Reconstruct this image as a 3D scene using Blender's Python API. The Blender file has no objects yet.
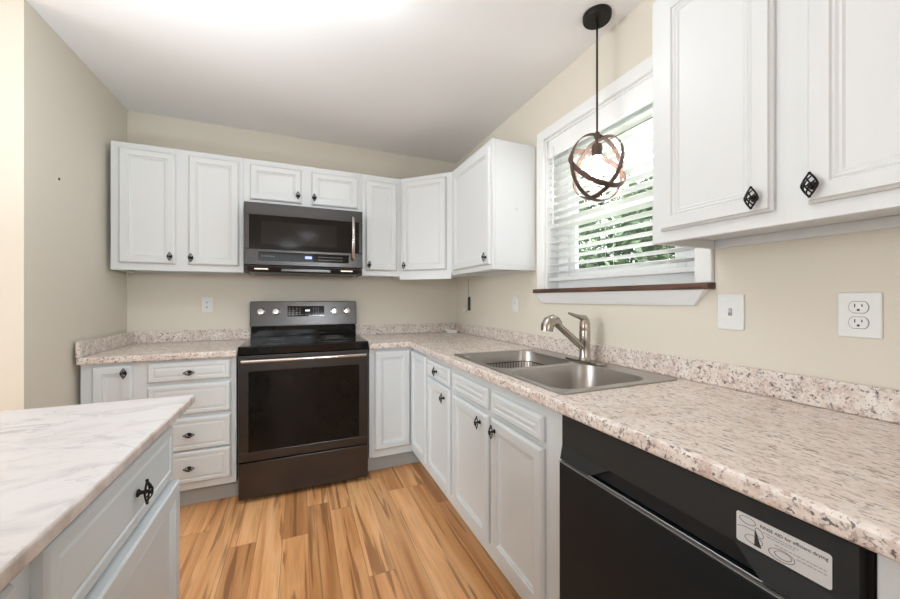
import bpy, bmesh, math, random
from mathutils import Vector, Matrix, Euler
random.seed(7)
SC = bpy.context.scene
COL = SC.collection
PI = math.pi

# ------------------------------------------------------------------ camera, exposure, sky, lights
cam_data = bpy.data.cameras.new('camera')
cam_data.sensor_fit = 'HORIZONTAL'
cam_data.sensor_width = 36.0
cam_data.lens = 355.1367 * 36.0 / 900.0
cam_data.shift_y = -0.829 / 900.0
cam_data.clip_start = 0.02
cam = bpy.data.objects.new('camera', cam_data)
COL.objects.link(cam)
cam.location = (-1.3338, -3.0115, 1.2)
cam.rotation_euler = (PI / 2, 0, -0.3986)
SC.camera = cam

SC.view_settings.view_transform = 'Standard'
SC.view_settings.look = 'None'
SC.view_settings.gamma = 1.0
SC.view_settings.use_curve_mapping = False
SC.view_settings.exposure = 0.52

LAMP_STRENGTH = 13.0
world = bpy.data.worlds.new('sky')
SC.world = world
world.use_nodes = True
wn = world.node_tree
bg = wn.nodes['Background']
bg.inputs['Color'].default_value = (0.90, 0.95, 1.0, 1)
bg.inputs['Strength'].default_value = 4.5

def area(name, loc, target, sx, sy, power, color=(1, 1, 1)):
    l = bpy.data.lights.new(name, 'AREA')
    l.shape = 'RECTANGLE'; l.size = sx; l.size_y = sy
    l.energy = power; l.color = color
    o = bpy.data.objects.new(name, l); COL.objects.link(o)
    o.location = loc
    d = Vector(target) - Vector(loc)
    o.rotation_euler = d.to_track_quat('-Z', 'Y').to_euler()
    return o

sun = bpy.data.lights.new('sun', 'SUN'); sun.energy = 5.0; sun.angle = 0.02
sun_o = bpy.data.objects.new('sun', sun); COL.objects.link(sun_o)
sun_o.rotation_euler = Vector((0.35, 0.5, -0.8)).to_track_quat('-Z', 'Y').to_euler()
# soft fill added behind and to the left, standing in for unseen windows
area('rear_daylight_fill', (-2.6, -8.35, 1.45), (-2.2, 0, 1.2), 3.2, 1.9, 34, (0.82, 0.92, 1.0))
area('side_daylight_fill', (-5.85, -2.25, 1.35), (0, -1.6, 0.9), 2.1, 1.8, 76, (0.83, 0.925, 1.0))
# uplights added over the island, recreating flash bounced off the ceiling
for _loc, _w, _sp in (((-1.80, -1.90, 1.95), 5, 130), ((-2.0, -2.08, 1.10), 10.5, 140)):
    fl = area('bounce_fill', _loc, (_loc[0] + 0.02, _loc[1] + 0.05, 2.45), 0.35, 0.35, _w, (0.81, 0.92, 1.0))
    fl.data.spread = math.radians(_sp)

fd = area('camera_fill', (-1.05, -3.06, 1.55), (-1.75, 0.0, 0.85), 0.3, 0.2, 2.0, (0.84, 0.93, 1.0))  # weak fill added beside the camera to lift the back-left drawers and wall
fd.data.spread = math.radians(75)

# ------------------------------------------------------------------ materials
def nt(name):
    m = bpy.data.materials.new(name); m.use_nodes = True
    t = m.node_tree
    return m, t, t.nodes['Principled BSDF']

def sset(b, color=None, rough=None, metal=None, **kw):
    if color is not None: b.inputs['Base Color'].default_value = (*color, 1)
    if rough is not None: b.inputs['Roughness'].default_value = rough
    if metal is not None: b.inputs['Metallic'].default_value = metal
    for k, v in kw.items(): b.inputs[k.replace('_', ' ')].default_value = v

def node(t, typ, **kw):
    n = t.nodes.new(typ)
    for k, v in kw.items(): setattr(n, k, v)
    return n

def noise(t, vec, scale, detail=4, rough=0.55, dist=0.0):
    n = node(t, 'ShaderNodeTexNoise')
    n.inputs['Scale'].default_value = scale; n.inputs['Detail'].default_value = detail
    n.inputs['Roughness'].default_value = rough; n.inputs['Distortion'].default_value = dist
    t.links.new(vec, n.inputs['Vector'])
    return n.outputs['Fac']

def ramp(t, fac, stops):
    r = node(t, 'ShaderNodeValToRGB')
    cr = r.color_ramp
    while len(cr.elements) < len(stops): cr.elements.new(0.5)
    for e, (p, c) in zip(cr.elements, stops):
        e.position = p; e.color = (*c, 1) if len(c) == 3 else c
    t.links.new(fac, r.inputs['Fac'])
    return r.outputs['Color']

def mapping(t, vec, scale=(1, 1, 1), loc=(0, 0, 0), rot=(0, 0, 0)):
    n = node(t, 'ShaderNodeMapping')
    n.inputs['Scale'].default_value = scale; n.inputs['Location'].default_value = loc
    n.inputs['Rotation'].default_value = rot
    t.links.new(vec, n.inputs['Vector'])
    return n.outputs['Vector']

def mix(t, fac, a, b, mode='MIX'):
    n = node(t, 'ShaderNodeMix'); n.data_type = 'RGBA'; n.blend_type = mode
    for s, v in ((n.inputs['Factor'], fac), (n.inputs['A'], a), (n.inputs['B'], b)):
        if isinstance(v, (int, float)): s.default_value = v
        elif isinstance(v, tuple): s.default_value = (*v, 1) if len(v) == 3 else v
        else: t.links.new(v, s)
    return n.outputs['Result']

def math_(t, op, a, b=None, c=None):
    n = node(t, 'ShaderNodeMath'); n.operation = op
    for i, v in enumerate((a, b, c)):
        if v is None: continue
        if isinstance(v, (int, float)): n.inputs[i].default_value = v
        else: t.links.new(v, n.inputs[i])
    return n.outputs[0]

def bump(t, b, h, strength=0.1, dist=0.01):
    n = node(t, 'ShaderNodeBump')
    n.inputs['Strength'].default_value = strength; n.inputs['Distance'].default_value = dist
    t.links.new(h, n.inputs['Height']); t.links.new(n.outputs['Normal'], b.inputs['Normal'])

def geo(t): return node(t, 'ShaderNodeNewGeometry').outputs['Position']

def paint(name, color, rough=0.5, bs=0.05, scale=120, var=0.03):
    m, t, b = nt(name)
    sset(b, color, rough)
    p = geo(t)
    f = noise(t, p, 2.5, 2)
    c2 = tuple(max(0, v * (1 - var)) for v in color)
    t.links.new(mix(t, f, color, c2), b.inputs['Base Color'])
    bump(t, b, noise(t, p, scale, 3), bs, 0.003)
    return m

def plain(name, color, rough=0.5, metal=0.0, var=0.06, scale=30, **kw):
    m, t, b = nt(name)
    sset(b, color, rough, metal, **kw)
    c2 = tuple(max(0, v * (1 - var)) for v in color)
    t.links.new(mix(t, noise(t, geo(t), scale, 3), color, c2), b.inputs['Base Color'])
    return m

def brushed(name, color, rough, metal, stretch, bs=0.05):
    m, t, b = nt(name)
    sset(b, color, rough, metal)
    v = mapping(t, geo(t), stretch)
    f = noise(t, v, 1.0, 3)
    c2 = tuple(x * 0.85 for x in color)
    t.links.new(mix(t, f, color, c2), b.inputs['Base Color'])
    t.links.new(math_(t, 'MULTIPLY_ADD', f, 0.12, rough - 0.06), b.inputs['Roughness'])
    bump(t, b, f, bs, 0.001)
    return m

def granite(name, along, top):
    """granite-patterned laminate: the top streaks run along the counter, the edges show round specks"""
    m, t, b = nt(name)
    p = geo(t)
    def spots(c, v, sc, lo, hi, amt, col, det=3, ro=0.6):
        return mix(t, ramp(t, noise(t, v, sc, det, ro), [(lo, (0, 0, 0)), (hi, (amt, amt, amt))]), c, col)
    if top:
        sc = (0.42, 1, 1) if along == 'x' else (1, 0.42, 1)
        v = mapping(t, p, sc, rot=(0, 0, 0.10 if along == 'y' else -0.10))
        o = lambda a, b_: mapping(t, v, (1, 1, 1), (a, b_, 0))
        c = ramp(t, noise(t, v, 20, 5), [(0.32, (0.70, 0.58, 0.50)), (0.5, (0.80, 0.69, 0.61)), (0.68, (0.86, 0.77, 0.70))])
        c = spots(c, o(7.1, 4.2), 80, 0.53, 0.62, 0.7, (0.87, 0.81, 0.765))
        c = spots(c, o(1.3, 9.2), 110, 0.55, 0.61, 0.65, (0.47, 0.34, 0.30))
        c = spots(c, o(3.1, 1.7), 78, 0.575, 0.625, 0.62, (0.26, 0.205, 0.19), 4, 0.7)
        c = spots(c, o(5.9, 2.7), 115, 0.61, 0.645, 0.75, (0.17, 0.145, 0.135))
    else:
        o = lambda a, b_: mapping(t, p, (1, 1, 1), (a, b_, a))
        c = ramp(t, noise(t, p, 26, 5), [(0.32, (0.62, 0.48, 0.42)), (0.5, (0.75, 0.65, 0.58)), (0.68, (0.84, 0.78, 0.72))])
        c = spots(c, o(7.1, 4.2), 75, 0.53, 0.60, 0.7, (0.84, 0.79, 0.74))
        c = spots(c, o(1.3, 9.2), 110, 0.56, 0.61, 0.75, (0.42, 0.31, 0.275))
        c = spots(c, o(3.1, 1.7), 70, 0.585, 0.625, 0.85, (0.27, 0.23, 0.22), 4, 0.7)
        c = spots(c, o(5.9, 2.7), 85, 0.62, 0.65, 0.9, (0.09, 0.08, 0.08))
    t.links.new(c, b.inputs['Base Color'])
    sset(b, None, 0.24 if top else 0.3)
    bump(t, b, noise(t, p, 300, 2), 0.03, 0.001)
    return m

def plank_floor():
    m, t, b = nt('plank_floor')
    p = geo(t)
    sp = node(t, 'ShaderNodeSeparateXYZ'); t.links.new(p, sp.inputs[0])
    W, L = 0.118, 1.05
    xs = math_(t, 'DIVIDE', sp.outputs['X'], W)
    col = math_(t, 'FLOOR', xs)
    w1 = node(t, 'ShaderNodeTexWhiteNoise'); w1.noise_dimensions = '1D'; t.links.new(col, w1.inputs['W'])
    ys = math_(t, 'ADD', math_(t, 'DIVIDE', sp.outputs['Y'], L), math_(t, 'MULTIPLY', w1.outputs['Value'], 7.3))
    row = math_(t, 'FLOOR', ys)
    cb = node(t, 'ShaderNodeCombineXYZ'); t.links.new(col, cb.inputs[0]); t.links.new(row, cb.inputs[1])
    w2 = node(t, 'ShaderNodeTexWhiteNoise'); w2.noise_dimensions = '2D'; t.links.new(cb.outputs[0], w2.inputs['Vector'])
    off = node(t, 'ShaderNodeVectorMath'); off.operation = 'SCALE'
    t.links.new(w2.outputs['Color'], off.inputs[0]); off.inputs['Scale'].default_value = 13.0
    add = node(t, 'ShaderNodeVectorMath'); add.operation = 'ADD'
    t.links.new(p, add.inputs[0]); t.links.new(off.outputs[0], add.inputs[1])
    pv = add.outputs[0]
    broad = noise(t, mapping(t, pv, (13, 1.0, 1)), 1.0, 3, 0.5, 0.8)
    grain = noise(t, mapping(t, pv, (75, 3.0, 1)), 1.0, 5, 0.6, 0.5)
    streak = noise(t, mapping(t, pv, (17, 0.8, 1), (5, 3, 0)), 1.0, 2, 0.5, 1.4)
    c = ramp(t, broad, [(0.28, (0.56, 0.24, 0.085)), (0.44, (0.72, 0.35, 0.14)), (0.6, (0.83, 0.455, 0.205)), (0.8, (0.87, 0.53, 0.27))])
    c = mix(t, ramp(t, grain, [(0.48, (0, 0, 0)), (0.78, (0.5, 0.5, 0.5))]), c, (0.42, 0.18, 0.066))
    c = mix(t, ramp(t, streak, [(0.585, (0, 0, 0)), (0.64, (0.75, 0.75, 0.75))]), c, (0.30, 0.125, 0.046))
    tint = ramp(t, w2.outputs['Value'], [(0.0, (0.76, 0.72, 0.68)), (0.35, (0.97, 0.96, 0.95)), (0.7, (1.05, 1.05, 1.06)), (1.0, (1.12, 1.15, 1.2))])
    c = mix(t, 1.0, c, tint, 'MULTIPLY')
    fx = math_(t, 'FRACT', xs); fy = math_(t, 'FRACT', ys)
    ex = math_(t, 'LESS_THAN', math_(t, 'ABSOLUTE', math_(t, 'SUBTRACT', fx, 0.5)), 0.488)
    ey = math_(t, 'LESS_THAN', math_(t, 'ABSOLUTE', math_(t, 'SUBTRACT', fy, 0.5)), 0.4985)
    seam = math_(t, 'MULTIPLY', ex, ey)
    c = mix(t, seam, mix(t, 0.5, c, (0.20, 0.085, 0.03)), c)
    t.links.new(c, b.inputs['Base Color'])
    sset(b, None, 0.36)
    bump(t, b, seam, 0.15, 0.002)
    return m

def marble():
    m, t, b = nt('marble_laminate')
    p = geo(t)
    v = mapping(t, p, (1.2, 2.6, 1), rot=(0, 0, 0.5))
    base = ramp(t, noise(t, p, 5, 3), [(0.3, (0.66, 0.61, 0.59)), (0.6, (0.68, 0.645, 0.63)), (0.8, (0.66, 0.64, 0.64))])
    n1 = noise(t, v, 2.2, 6, 0.6, 1.5)
    vein = ramp(t, math_(t, 'ABSOLUTE', math_(t, 'SUBTRACT', n1, 0.5)), [(0.0, (0.75, 0.75, 0.75)), (0.022, (0, 0, 0))])
    mask = ramp(t, noise(t, p, 5.5, 2), [(0.42, (0, 0, 0)), (0.6, (1, 1, 1))])
    c = mix(t, math_(t, 'MULTIPLY', vein, mask), base, (0.33, 0.31, 0.32))
    n2 = noise(t, mapping(t, v, (1, 1, 1), (4, 2, 0)), 6.5, 6, 0.62, 0.8)
    cloud = ramp(t, n2, [(0.52, (0, 0, 0)), (0.70, (0.65, 0.65, 0.65))])
    c = mix(t, cloud, c, (0.44, 0.415, 0.42))
    t.links.new(c, b.inputs['Base Color'])
    sset(b, None, 0.3)
    return m

def stone_edge():
    m, t, b = nt('marble_edge')
    p = geo(t)
    c = ramp(t, noise(t, mapping(t, p, (1, 1.2, 1)), 14, 4, 0.6, 0.6), [(0.3, (0.46, 0.39, 0.34)), (0.5, (0.64, 0.55, 0.50)), (0.7, (0.74, 0.68, 0.63))])
    t.links.new(c, b.inputs['Base Color']); sset(b, None, 0.4)
    return m

def wood(name, dark, light, stretch):
    m, t, b = nt(name)
    f = noise(t, mapping(t, geo(t), stretch), 1.0, 5, 0.6, 0.6)
    t.links.new(ramp(t, f, [(0.3, dark), (0.7, light)]), b.inputs['Base Color'])
    sset(b, None, 0.55); bump(t, b, f, 0.2, 0.003)
    return m

def emit(name, color, strength):
    m, t, b = nt(name)
    sset(b, color, 0.4)
    b.inputs['Emission Color'].default_value = (*color, 1)
    b.inputs['Emission Strength'].default_value = strength
    return m

def glass_mat(name, tint=(1, 1, 1), rough=0.0):
    m, t, b = nt(name)
    t.nodes.remove(b)
    tr = node(t, 'ShaderNodeBsdfTransparent'); tr.inputs['Color'].default_value = (*tint, 1)
    gl = node(t, 'ShaderNodeBsdfGlossy'); gl.inputs['Roughness'].default_value = rough
    fr = node(t, 'ShaderNodeFresnel'); fr.inputs['IOR'].default_value = 1.45
    mx = node(t, 'ShaderNodeMixShader')
    g_ = node(t, 'ShaderNodeNewGeometry')
    t.links.new(math_(t, 'MULTIPLY', fr.outputs[0], math_(t, 'SUBTRACT', 1.0, g_.outputs['Backfacing'])), mx.inputs[0]); t.links.new(tr.outputs[0], mx.inputs[1]); t.links.new(gl.outputs[0], mx.inputs[2])
    t.links.new(mx.outputs[0], t.nodes['Material Output'].inputs['Surface'])
    return m

def leaf_mat(name, a, b_):
    m, t, b = nt(name)
    f = noise(t, geo(t), 3.0, 4, 0.7)
    t.links.new(ramp(t, f, [(0.3, a), (0.7, b_)]), b.inputs['Base Color'])
    sset(b, None, 0.6)
    return m

M = {}
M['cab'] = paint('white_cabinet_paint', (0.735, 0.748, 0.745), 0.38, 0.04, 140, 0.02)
M['cab_low'] = paint('shaded_white_cabinet_paint', (0.685, 0.715, 0.725), 0.42, 0.04, 140, 0.02)  # same white paint, greyed for shade and cooled against warm floor bounce
M['toe'] = paint('grey_toe_board', (0.56, 0.60, 0.61), 0.6, 0.05, 60, 0.12)
M['wall'] = paint('beige_wall_paint', (0.76, 0.70, 0.595), 0.75, 0.06, 90, 0.02)
M['ceil'] = paint('white_ceiling_paint', (0.88, 0.865, 0.85), 0.9, 0.1, 60, 0.02)
M['trim'] = paint('white_trim_paint', (0.84, 0.84, 0.825), 0.4, 0.03, 100, 0.02)
M['floor'] = plank_floor()
M['gtop_x'] = granite('granite_laminate_back_run', 'x', True)
M['gtop_y'] = granite('granite_laminate_side_run', 'y', True)
M['gedge'] = granite('granite_laminate_edge', 'x', False)
M['marble'] = marble()
M['medge'] = stone_edge()
M['iron'] = plain('black_iron', (0.014, 0.012, 0.011), 0.42, 0.6)
M['bronze'] = wood('dark_bronze_wood', (0.045, 0.026, 0.019), (0.13, 0.072, 0.05), (8, 8, 40))
M['blackst'] = brushed('black_stainless', (0.082, 0.077, 0.075), 0.30, 0.9, (2, 2, 260))
M['blackst_h'] = brushed('polished_steel_handle', (0.62, 0.58, 0.55), 0.2, 1.0, (3, 200, 200))
M['blackglass'] = plain('black_glass', (0.006, 0.006, 0.006), 0.06, Specular_IOR_Level=0.38)
M['ovenglass'] = plain('tinted_oven_glass', (0.008, 0.007, 0.006), 0.09, 0.0, 0.3, 5, Specular_IOR_Level=0.22)
M['blackplastic'] = plain('black_plastic', (0.012, 0.012, 0.013), 0.35)
M['dwblack'] = plain('black_dishwasher_enamel', (0.010, 0.0155, 0.019), 0.42, 0.0, 0.2, 9, **{'Specular_IOR_Level': 0.2})
M['dwpanel'] = plain('black_control_panel', (0.030, 0.032, 0.033), 0.4, 0.0, 0.15, 9, Specular_IOR_Level=0.25)
M['dark'] = plain('dark_void', (0.004, 0.004, 0.004), 0.7)
M['steel'] = plain('brushed_sink_steel', (0.50, 0.49, 0.475), 0.31, 1.0)
M['nickel'] = plain('brushed_nickel', (0.48, 0.44, 0.39), 0.24, 1.0)
M['chrome'] = plain('bright_chrome', (0.80, 0.79, 0.77), 0.12, 1.0)
M['trimgrey'] = plain('grey_edge_trim', (0.42, 0.42, 0.41), 0.35, 0.6)
M['plate'] = plain('white_plastic_plate', (0.82, 0.82, 0.80), 0.35)
M['greydot'] = plain('grey_print', (0.33, 0.33, 0.34), 0.5)
M['ink'] = plain('black_ink', (0.03, 0.03, 0.03), 0.5)
M['label'] = plain('silver_white_label', (0.66, 0.655, 0.65), 0.35)
M['digits'] = emit('lit_clock_digits', (0.65, 0.85, 1.0), 1.6)
M['bluedigits'] = emit('lit_blue_digits', (0.3, 0.36, 1.0), 0.8)
M['hoodlamp'] = emit('warm_hood_lamp', (1.0, 0.9, 0.72), 0.45)
M['bulb'] = emit('pendant_bulb_glass', (1.0, 0.97, 0.93), 60.0)
M['dome'] = emit('ceiling_lamp_diffuser', (0.89, 0.95, 1.0), LAMP_STRENGTH)
M['dome_far'] = emit('ceiling_lamp_diffuser_far', (0.92, 0.96, 1.0), 3.0)
M['pane'] = glass_mat('window_glass')
M['slat'] = plain('white_blind_slat', (0.92, 0.92, 0.91), 0.45)
_t = M['slat'].node_tree; _b = _t.nodes['Principled BSDF']
_tl = node(_t, 'ShaderNodeBsdfTranslucent'); _tl.inputs['Color'].default_value = (0.9, 0.9, 0.88, 1)
_mx = node(_t, 'ShaderNodeMixShader'); _mx.inputs[0].default_value = 0.35
_t.links.new(_b.outputs[0], _mx.inputs[1]); _t.links.new(_tl.outputs[0], _mx.inputs[2])
_t.links.new(_mx.outputs[0], _t.nodes['Material Output'].inputs['Surface'])
M['cord'] = plain('white_cord', (0.75, 0.75, 0.72), 0.6)
M['sill'] = wood('dark_stained_sill_wood', (0.040, 0.018, 0.011), (0.16, 0.075, 0.042), (60, 5, 60))
M['leafA'] = leaf_mat('dark_leaves', (0.028, 0.055, 0.026), (0.085, 0.135, 0.06))
M['leafB'] = leaf_mat('bright_leaves', (0.06, 0.10, 0.035), (0.17, 0.22, 0.085))
M['bark'] = wood('grey_bark', (0.06, 0.05, 0.04), (0.16, 0.13, 0.10), (20, 20, 3))
M['grass'] = leaf_mat('lawn_grass', (0.05, 0.11, 0.025), (0.12, 0.2, 0.05))
M['lensgrey'] = plain('burner_ring_print', (0.10, 0.10, 0.10), 0.25)

# ------------------------------------------------------------------ mesh helpers
class MB:
    def __init__(s): s.bm = bmesh.new()
    def box(s, x0, y0, z0, x1, y1, z1):
        x0, x1 = min(x0, x1), max(x0, x1); y0, y1 = min(y0, y1), max(y0, y1); z0, z1 = min(z0, z1), max(z0, z1)
        v = [s.bm.verts.new(c) for c in ((x0, y0, z0), (x1, y0, z0), (x1, y1, z0), (x0, y1, z0), (x0, y0, z1), (x1, y0, z1), (x1, y1, z1), (x0, y1, z1))]
        for f in ((0, 3, 2, 1), (4, 5, 6, 7), (0, 1, 5, 4), (1, 2, 6, 5), (2, 3, 7, 6), (3, 0, 4, 7)):
            s.bm.faces.new([v[i] for i in f])
        return s
    def ring_frame(s, outer, inner, d0, d1, axis='y'):
        """rectangular frame between two rectangles (a0,b0,a1,b1) in the plane across axis, from d0 to d1"""
        (a0, b0, a1, b1), (c0, e0, c1, e1) = outer, inner
        for r in ((a0, b0, a1, e0), (a0, e1, a1, b1), (a0, e0, c0, e1), (c1, e0, a1, e1)):
            if axis == 'y': s.box(r[0], d0, r[1], r[2], d1, r[3])
            else: s.box(d0, r[0], r[1], d1, r[2], r[3])
        return s
    def prism(s, poly, z0, z1):
        n = len(poly)
        a = [s.bm.verts.new((x, y, z0)) for x, y in poly]; b = [s.bm.verts.new((x, y, z1)) for x, y in poly]
        s.bm.faces.new(a[::-1]); s.bm.faces.new(b)
        for i in range(n): s.bm.faces.new((a[i], a[(i + 1) % n], b[(i + 1) % n], b[i]))
        return s
    def hexa(s, lo, hi):
        """solid between two 4-point loops"""
        a = [s.bm.verts.new(p) for p in lo]; b = [s.bm.verts.new(p) for p in hi]
        s.bm.faces.new(a[::-1]); s.bm.faces.new(b)
        for i in range(len(a)): s.bm.faces.new((a[i], a[(i + 1) % len(a)], b[(i + 1) % len(a)], b[i]))
        return s
    def tube(s, pts, r, n=8, cap=True, closed=False):
        pts = [Vector(p) for p in pts]
        rs = r if isinstance(r, (list, tuple)) else [r] * len(pts)
        rings = []; N = len(pts); prev = None
        for i, p in enumerate(pts):
            if closed: d = pts[(i + 1) % N] - pts[i - 1]
            else: d = pts[min(i + 1, N - 1)] - pts[max(i - 1, 0)]
            d.normalize()
            if prev is None:
                u = d.orthogonal().normalized()
            else:
                u = (prev - d * prev.dot(d)).normalized()
            prev = u; w = d.cross(u)
            rings.append([s.bm.verts.new(p + (u * math.cos(2 * PI * k / n) + w * math.sin(2 * PI * k / n)) * rs[i]) for k in range(n)])
        R = N if closed else N - 1
        for i in range(R):
            A, B = rings[i], rings[(i + 1) % N]
            for k in range(n): s.bm.faces.new((A[k], A[(k + 1) % n], B[(k + 1) % n], B[k]))
        if cap and not closed:
            s.bm.faces.new(rings[0][::-1]); s.bm.faces.new(rings[-1])
        return s
    def lathe(s, prof, base=(0, 0, 0), axis=(0, 0, 1), n=24):
        """prof: list of (radius, height) along axis"""
        q = Vector((0, 0, 1)).rotation_difference(Vector(axis).normalized())
        base = Vector(base); rings = []
        for r, h in prof:
            if r < 1e-6: rings.append([s.bm.verts.new(base + q @ Vector((0, 0, h)))])
            else: rings.append([s.bm.verts.new(base + q @ Vector((r * math.cos(2 * PI * k / n), r * math.sin(2 * PI * k / n), h))) for k in range(n)])
        for A, B in zip(rings, rings[1:]):
            for k in range(n):
                k2 = (k + 1) % n
                if len(A) == 1 and len(B) == 1: continue
                if len(A) == 1: s.bm.faces.new((A[0], B[k2], B[k]))
                elif len(B) == 1: s.bm.faces.new((A[k], A[k2], B[0]))
                else: s.bm.faces.new((A[k], A[k2], B[k2], B[k]))
        if len(rings[0]) > 1: s.bm.faces.new(rings[0][::-1])
        if len(rings[-1]) > 1: s.bm.faces.new(rings[-1])
        return s
    def panel(s, w, h, t=0.02, rings=None):
        """a routed door or drawer front: lower left back corner at the origin, front towards -y"""
        loops = []
        for ins, d in rings:
            loops.append([s.bm.verts.new(c) for c in ((ins, d, ins), (w - ins, d, ins), (w - ins, d, h - ins), (ins, d, h - ins))])
        s.bm.faces.new(loops[0][::-1])
        for A, B in zip(loops, loops[1:]):
            for k in range(4): s.bm.faces.new((A[k], A[(k + 1) % 4], B[(k + 1) % 4], B[k]))
        s.bm.faces.new(loops[-1])
        return s
    def build(s, name, mat, parent=None, bevel=0, seg=2, smooth=False, loc=None, rot=None, angle=40):
        me = bpy.data.meshes.new(name)
        bmesh.ops.recalc_face_normals(s.bm, faces=s.bm.faces)
        s.bm.to_mesh(me); s.bm.free()
        mats = mat if isinstance(mat, list) else [mat]
        for m in mats: me.materials.append(m)
        o = bpy.data.objects.new(name, me); COL.objects.link(o)
        if parent is not None: o.parent = parent
        if loc is not None: o.location = loc
        if rot is not None: o.rotation_euler = rot
        if smooth:
            for p in me.polygons: p.use_smooth = True
            es = o.modifiers.new('split', 'EDGE_SPLIT'); es.split_angle = math.radians(angle)
        if bevel:
            b = o.modifiers.new('bevel', 'BEVEL'); b.width = bevel; b.segments = seg; b.limit_method = 'ANGLE'; b.angle_limit = math.radians(40)
            b.use_clamp_overlap = True
        return o

def tag(o, label, cat, group=None, kind=None):
    o['label'] = label; o['category'] = cat
    if group: o['group'] = group
    if kind: o['kind'] = kind
    return o
def thing(name, label, cat, loc=(0, 0, 0), rz=0, group=None):
    o = bpy.data.objects.new(name, None); COL.objects.link(o)
    o.empty_display_size = 0.05
    o.location = loc; o.rotation_euler = (0, 0, rz)
    return tag(o, label, cat, group)
def struct(o, label=None):
    o['kind'] = 'structure'
    if label: o['label'] = label
    return o
def text_mesh(name, body, size, mat, parent, loc, rot, depth=0.0003, align='LEFT'):
    cu = bpy.data.curves.new(name, 'FONT'); cu.body = body; cu.size = size; cu.extrude = depth; cu.align_x = align; cu.resolution_u = 3
    tmp = bpy.data.objects.new(name + '_src', cu); COL.objects.link(tmp)
    dg = bpy.context.evaluated_depsgraph_get()
    me = bpy.data.meshes.new_from_object(tmp.evaluated_get(dg))
    bpy.data.objects.remove(tmp)
    me.materials.clear(); me.materials.append(mat)
    o = bpy.data.objects.new(name, me); COL.objects.link(o)
    o.parent = parent; o.location = loc; o.rotation_euler = rot
    return o

# ------------------------------------------------------------------ the room
H = 2.455
RX0, RY0 = -6.0, -8.5
struct(MB().box(RX0 - .1, RY0 - .1, -0.06, 0.13, 0.12, 0.0).build('floor', M['floor']), 'warm brown plank floor')
struct(MB().box(RX0 - .1, RY0 - .1, H, 0.13, 0.12, H + 0.06).build('ceiling', M['ceil']), 'plain white ceiling')
struct(MB().box(-2.52, 0.0, 0, 0.0, 0.12, H).build('wall_back', M['wall']), 'beige wall behind the range')
# right wall with the window opening
OY0, OY1, OZ0, OZ1 = -2.170, -1.297, 1.256, 2.133
w = MB()
w.box(0, RY0, 0, 0.13, OY0, H); w.box(0, OY1, 0, 0.13, 0.12, H)
w.box(0, OY0, 0, 0.13, OY1, OZ0 - 0.024); w.box(0, OY0, OZ1, 0.13, OY1, H)
struct(w.build('wall_right', M['wall']), 'beige wall with the window over the sink')
struct(MB().box(-2.52, -0.958, 0, -2.396, 0.0, H).build('wall_left', M['wall']), 'short beige side wall left of the cabinets')
struct(MB().box(RX0, -0.958, 0, -2.52, -0.84, H).build('wall_left_return', M['wall']), 'beige wall turning away at the left edge')
struct(MB().box(RX0 - .1, RY0, 0, RX0, -0.84, H).build('wall_far_left', M['wall']))
struct(MB().box(RX0, RY0 - .1, 0, 0.0, RY0, H).build('wall_rear', M['wall']))
tag(MB().lathe([(0.0, -0.002), (0.006, -0.001), (0.006, 0.002), (0.0, 0.003)], (-2.396, -0.725, 1.771), (1, 0, 0), 10).build('nail_head', M['dark']),
    'tiny dark nail in the bare beige wall left of the cabinets', 'nail')

# ------------------------------------------------------------------ window
win = bpy.data.objects.new('window_1', None); COL.objects.link(win); struct(win, 'white framed window over the sink')
win.location = (0, (OY0 + OY1) / 2, OZ0)
WY, WZ = win.location.y, win.location.z
def wl(o):
    o.location = (-0.0, -WY, -WZ); return o
CW = 0.057
c = MB()
for (a, b_, x0) in ((0.0, CW, -0.020), ):
    c.box(x0, OY1, OZ0, 0, OY1 + CW, OZ1 + CW)
    c.box(x0, OY0 - CW, OZ0, 0, OY0, OZ1 + CW)
    c.box(x0, OY0, OZ1, 0, OY1, OZ1 + CW)
wl(c.build('casing', M['trim'], win, bevel=0.004))
c = MB().box(0, OY1 - 0.012, OZ0, 0.13, OY1, OZ1).box(0, OY0, OZ0, 0.13, OY0 + 0.012, OZ1).box(0, OY0 + .012, OZ1 - 0.012, 0.13, OY1 - .012, OZ1).box(0.0, OY0 + .012, OZ0 - .024, 0.13, OY1 - .012, OZ0)
wl(c.build('jamb', M['trim'], win))
FY0, FY1, FZ0, FZ1 = OY0 + .012, OY1 - .012, OZ0, OZ1 - .012
wl(MB().ring_frame((FY0, FZ0, FY1, FZ1), (FY0 + .085, FZ0 + .06, FY1 - .085, FZ1 - .05), 0.085, 0.128, 'x').build('window_frame', M['trim'], win, bevel=0.003))
SY0, SY1 = FY0 + .088, FY1 - .088
s_ = wl(MB().ring_frame((SY0, FZ0 + .062, SY1, 1.655), (SY0 + .05, FZ0 + .11, SY1 - .05, 1.610), 0.090, 0.112, 'x').build('lower_sash', M['trim'], win, bevel=0.003))
p_ = MB().box(0.100, SY0 + .05, FZ0 + .11, 0.102, SY1 - .05, 1.610).build('pane', M['pane'], s_)
s_ = wl(MB().ring_frame((SY0, 1.620, SY1, FZ1 - .052), (SY0 + .035, 1.665, SY1 - .035, FZ1 - .09), 0.114, 0.127, 'x').build('upper_sash', M['trim'], win, bevel=0.003))
p_ = MB().box(0.120, SY0 + .035, 1.665, 0.122, SY1 - .035, FZ1 - .09).build('pane', M['pane'], s_)
wl(MB().box(-0.045, -2.230, 1.233, 0.012, -1.232, 1.256).build('sill', M['sill'], win, bevel=0.004))
win.children[-1]['label'] = 'dark stained wooden sill board'
ap = MB()
yt0, yt1, yb0, yb1 = -2.214, -1.230, -2.163, -1.283
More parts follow.
